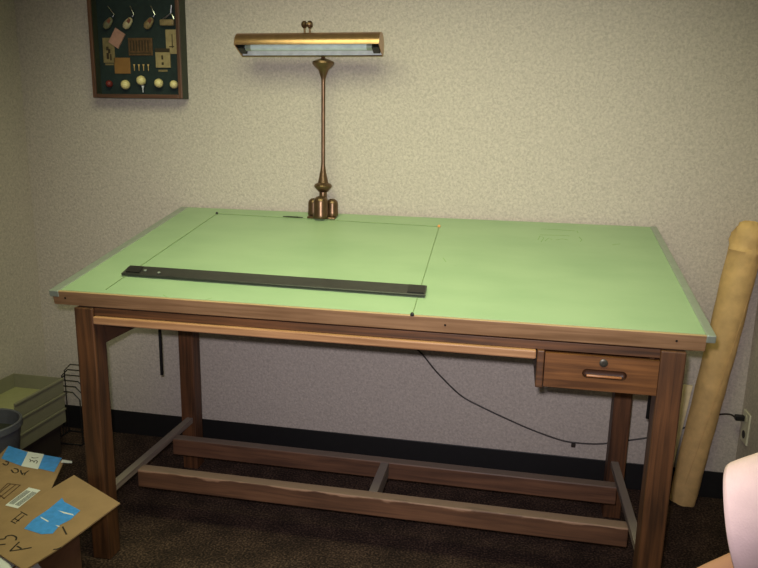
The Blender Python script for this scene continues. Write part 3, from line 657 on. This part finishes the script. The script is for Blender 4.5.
def loft(bm, rings, close=False):
    R = [[bm.verts.new(Vector(p)-PO) for p in r] for r in rings]
    for A, D in zip(R, R[1:]):
        for q_ in range(len(A)): bm.faces.new((A[q_], A[(q_+1) % len(A)], D[(q_+1) % len(A)], D[q_]))
    return R
def ringat(c, d, rx, rz, n=24, wob=0, ph_=0):
    d = Vector(d).normalized(); a = d.cross(Vector((0, 0, 1))).normalized(); b_ = a.cross(d)
    return [Vector(c)+a*math.cos(2*math.pi*q_/n)*(rx+wob*math.sin(5*2*math.pi*q_/n+ph_))+b_*math.sin(2*math.pi*q_/n)*(rz+wob*math.cos(4*2*math.pi*q_/n+ph_)) for q_ in range(n)]
bm = B()
tor = []
for (x, y, z, ry, rx) in ((1.625, -1.97, .85, .190, .148), (1.61, -1.97, .92, .182, .142), (1.575, -1.975, 1.03, .155, .115), (1.505, -1.985, 1.14, .165, .12), (1.45, -1.995, 1.215, .155, .10), (1.415, -2.0, 1.265, .115, .078), (1.395, -2.003, 1.288, .075, .062)):
    tor.append([Vector((x+rx*math.cos(2*math.pi*q_/24), y+ry*math.sin(2*math.pi*q_/24), z+rx*.35*math.cos(2*math.pi*q_/24))) for q_ in range(24)])
loft(bm, tor)
def sleeve(stn):
    rs = []; K = len(stn)
    for i, (c, r0, rv, d) in enumerate(stn):
        rs.append(ringat(c, d, r0, rv, 28, .0022*i/K, i*1.1))
    c, r0, rv, d = stn[-1]; rs.append(ringat(Vector(c)-Vector(d).normalized()*.014, d, r0-.006, rv-.006, 28, .001))
    loft(bm, rs)
HEM = along(732, 531, .86)
sleeve([((1.43, -2.02, 1.20), .06, .07, (-.2, -1, -.1)), ((1.40, -2.085, 1.18), .075, .085, (-.6, -.9, -.4)), ((1.345, -2.10, 1.135), .078, .086, (-1, -.2, -.8)), ((1.27, -2.055, 1.085), .076, .084, (-1, .3, -.8)), (Vector((1.205, -2.02, 1.030)), .074, .082, (-1, .35, -.6)), (HEM, .070, .084, (-1, .45, -.35))])
sleeve([((1.45, -1.94, 1.21), .06, .07, (-.1, 1, -.1)), ((1.45, -1.87, 1.19), .075, .08, (-.2, .9, -.5)), ((1.43, -1.82, 1.12), .07, .075, (-.3, .4, -1)), ((1.40, -1.795, 1.02), .07, .072, (-.3, .3, -1))])
bmesh.ops.recalc_face_normals(bm, faces=bm.faces)
shp = obj('pink_top', bm, 'shirt', PR, smooth=True)
sf = shp.modifiers.new('sub', 'SUBSURF'); sf.levels = 1; sf.render_levels = 2
bm = B()
ball(bm, Vector((1.375, -2.01, 1.452))-PO, .104, 24, (1, .9, 1)); ball(bm, Vector((1.425, -2.01, 1.375))-PO, .082, 20, (.8, 1, 1.25))
obj('hair', bm, 'hair', PR, smooth=True)
bm = B(); hp = []
for (x, z, rx, ry) in ((1.605, .955, .125, .155), (1.61, .90, .135, .172), (1.62, .83, .128, .178), (1.625, .77, .11, .172), (1.63, .74, .07, .12)):
    hp.append([Vector((x+rx*math.cos(2*math.pi*q_/24), -1.965+ry*math.sin(2*math.pi*q_/24), z)) for q_ in range(24)])
loft(bm, hp)
for yc in (-2.05, -1.87):
    lg = []
    for (x, z, q0) in ((1.625, .83, .09), (1.635, .68, .092), (1.635, .48, .075), (1.655, .30, .070), (1.665, .10, .066), (1.665, .085, .062)):
        lg.append([Vector((x+q0*math.cos(2*math.pi*q_/20), yc+(q0-.004 if z > .6 else q0)*math.sin(2*math.pi*q_/20)*(.95), z)) for q_ in range(20)])
    loft(bm, lg)
obj('trousers', bm, 'denim', PR, smooth=True)
for y in (-2.05, -1.87):
    bm = B(); rs = []
    for (x, w, h2) in ((1.71, .028, .05), (1.69, .040, .085), (1.64, .044, .09), (1.57, .047, .066), (1.51, .045, .05), (1.475, .028, .035)):
        rs.append([Vector((x, y+w*math.cos(2*math.pi*q_/16), max(.001, h2*.5+h2*.55*math.sin(2*math.pi*q_/16)))) for q_ in range(16)])
    R = loft(bm, rs); bm.faces.new(R[0]); bm.faces.new(R[-1]); obj('shoe', bm, 'shoe', PR, smooth=True)
bm = B()
for y in (-1.978, -2.043): obj('eye', ball(B(), Vector((1.276, y, 1.428))-PO, .0115, 12), 'lilac', PR, smooth=True)
bm = tube(B(), [Vector((1.272, -2.032, 1.368))-PO, Vector((1.264, -2.012, 1.366))-PO, Vector((1.272, -1.990, 1.368))-PO], [.003, .007, .003], 8); obj('mouth', bm, 'clubr', PR, smooth=True)

# ------------------------------------------------------------------ light
def area(name, loc, target, sx, sy, e, col):
    l = bpy.data.lights.new(name, 'AREA'); l.shape = 'RECTANGLE'; l.size = sx; l.size_y = sy; l.energy = e; l.color = col
    o = bpy.data.objects.new(name, l); C.objects.link(o); o.location = loc
    o.rotation_euler = (Vector(target)-Vector(loc)).to_track_quat('-Z', 'Y').to_euler(); return o
cl_ = area('ceiling_fixture_light', (.42, -1.06, 2.47), (.46, -.30, 0), 1.8, 1.4, 38, (.93, 1.0, .55))
cl_.data.spread = rad(130)
fl_ = bpy.data.lights.new('camera_flash', 'SPOT'); fl_.energy = 140; fl_.color = (1, .94, 1); fl_.spot_size = rad(78); fl_.spot_blend = 1; fl_.shadow_soft_size = .02
fo = bpy.data.objects.new('camera_flash', fl_); C.objects.link(fo); fo.location = CAM+UPV*.06-RGT*.03
fo.rotation_euler = (onY(405, 270, 0)-fo.location).to_track_quat('-Z', 'Y').to_euler()
w = bpy.data.worlds.new('world'); S.world = w; w.use_nodes = True
w.node_tree.nodes['Background'].inputs[0].default_value = (1, .96, .95, 1); w.node_tree.nodes['Background'].inputs[1].default_value = .16
S.view_settings.view_transform = 'Standard'; S.view_settings.look = 'None'
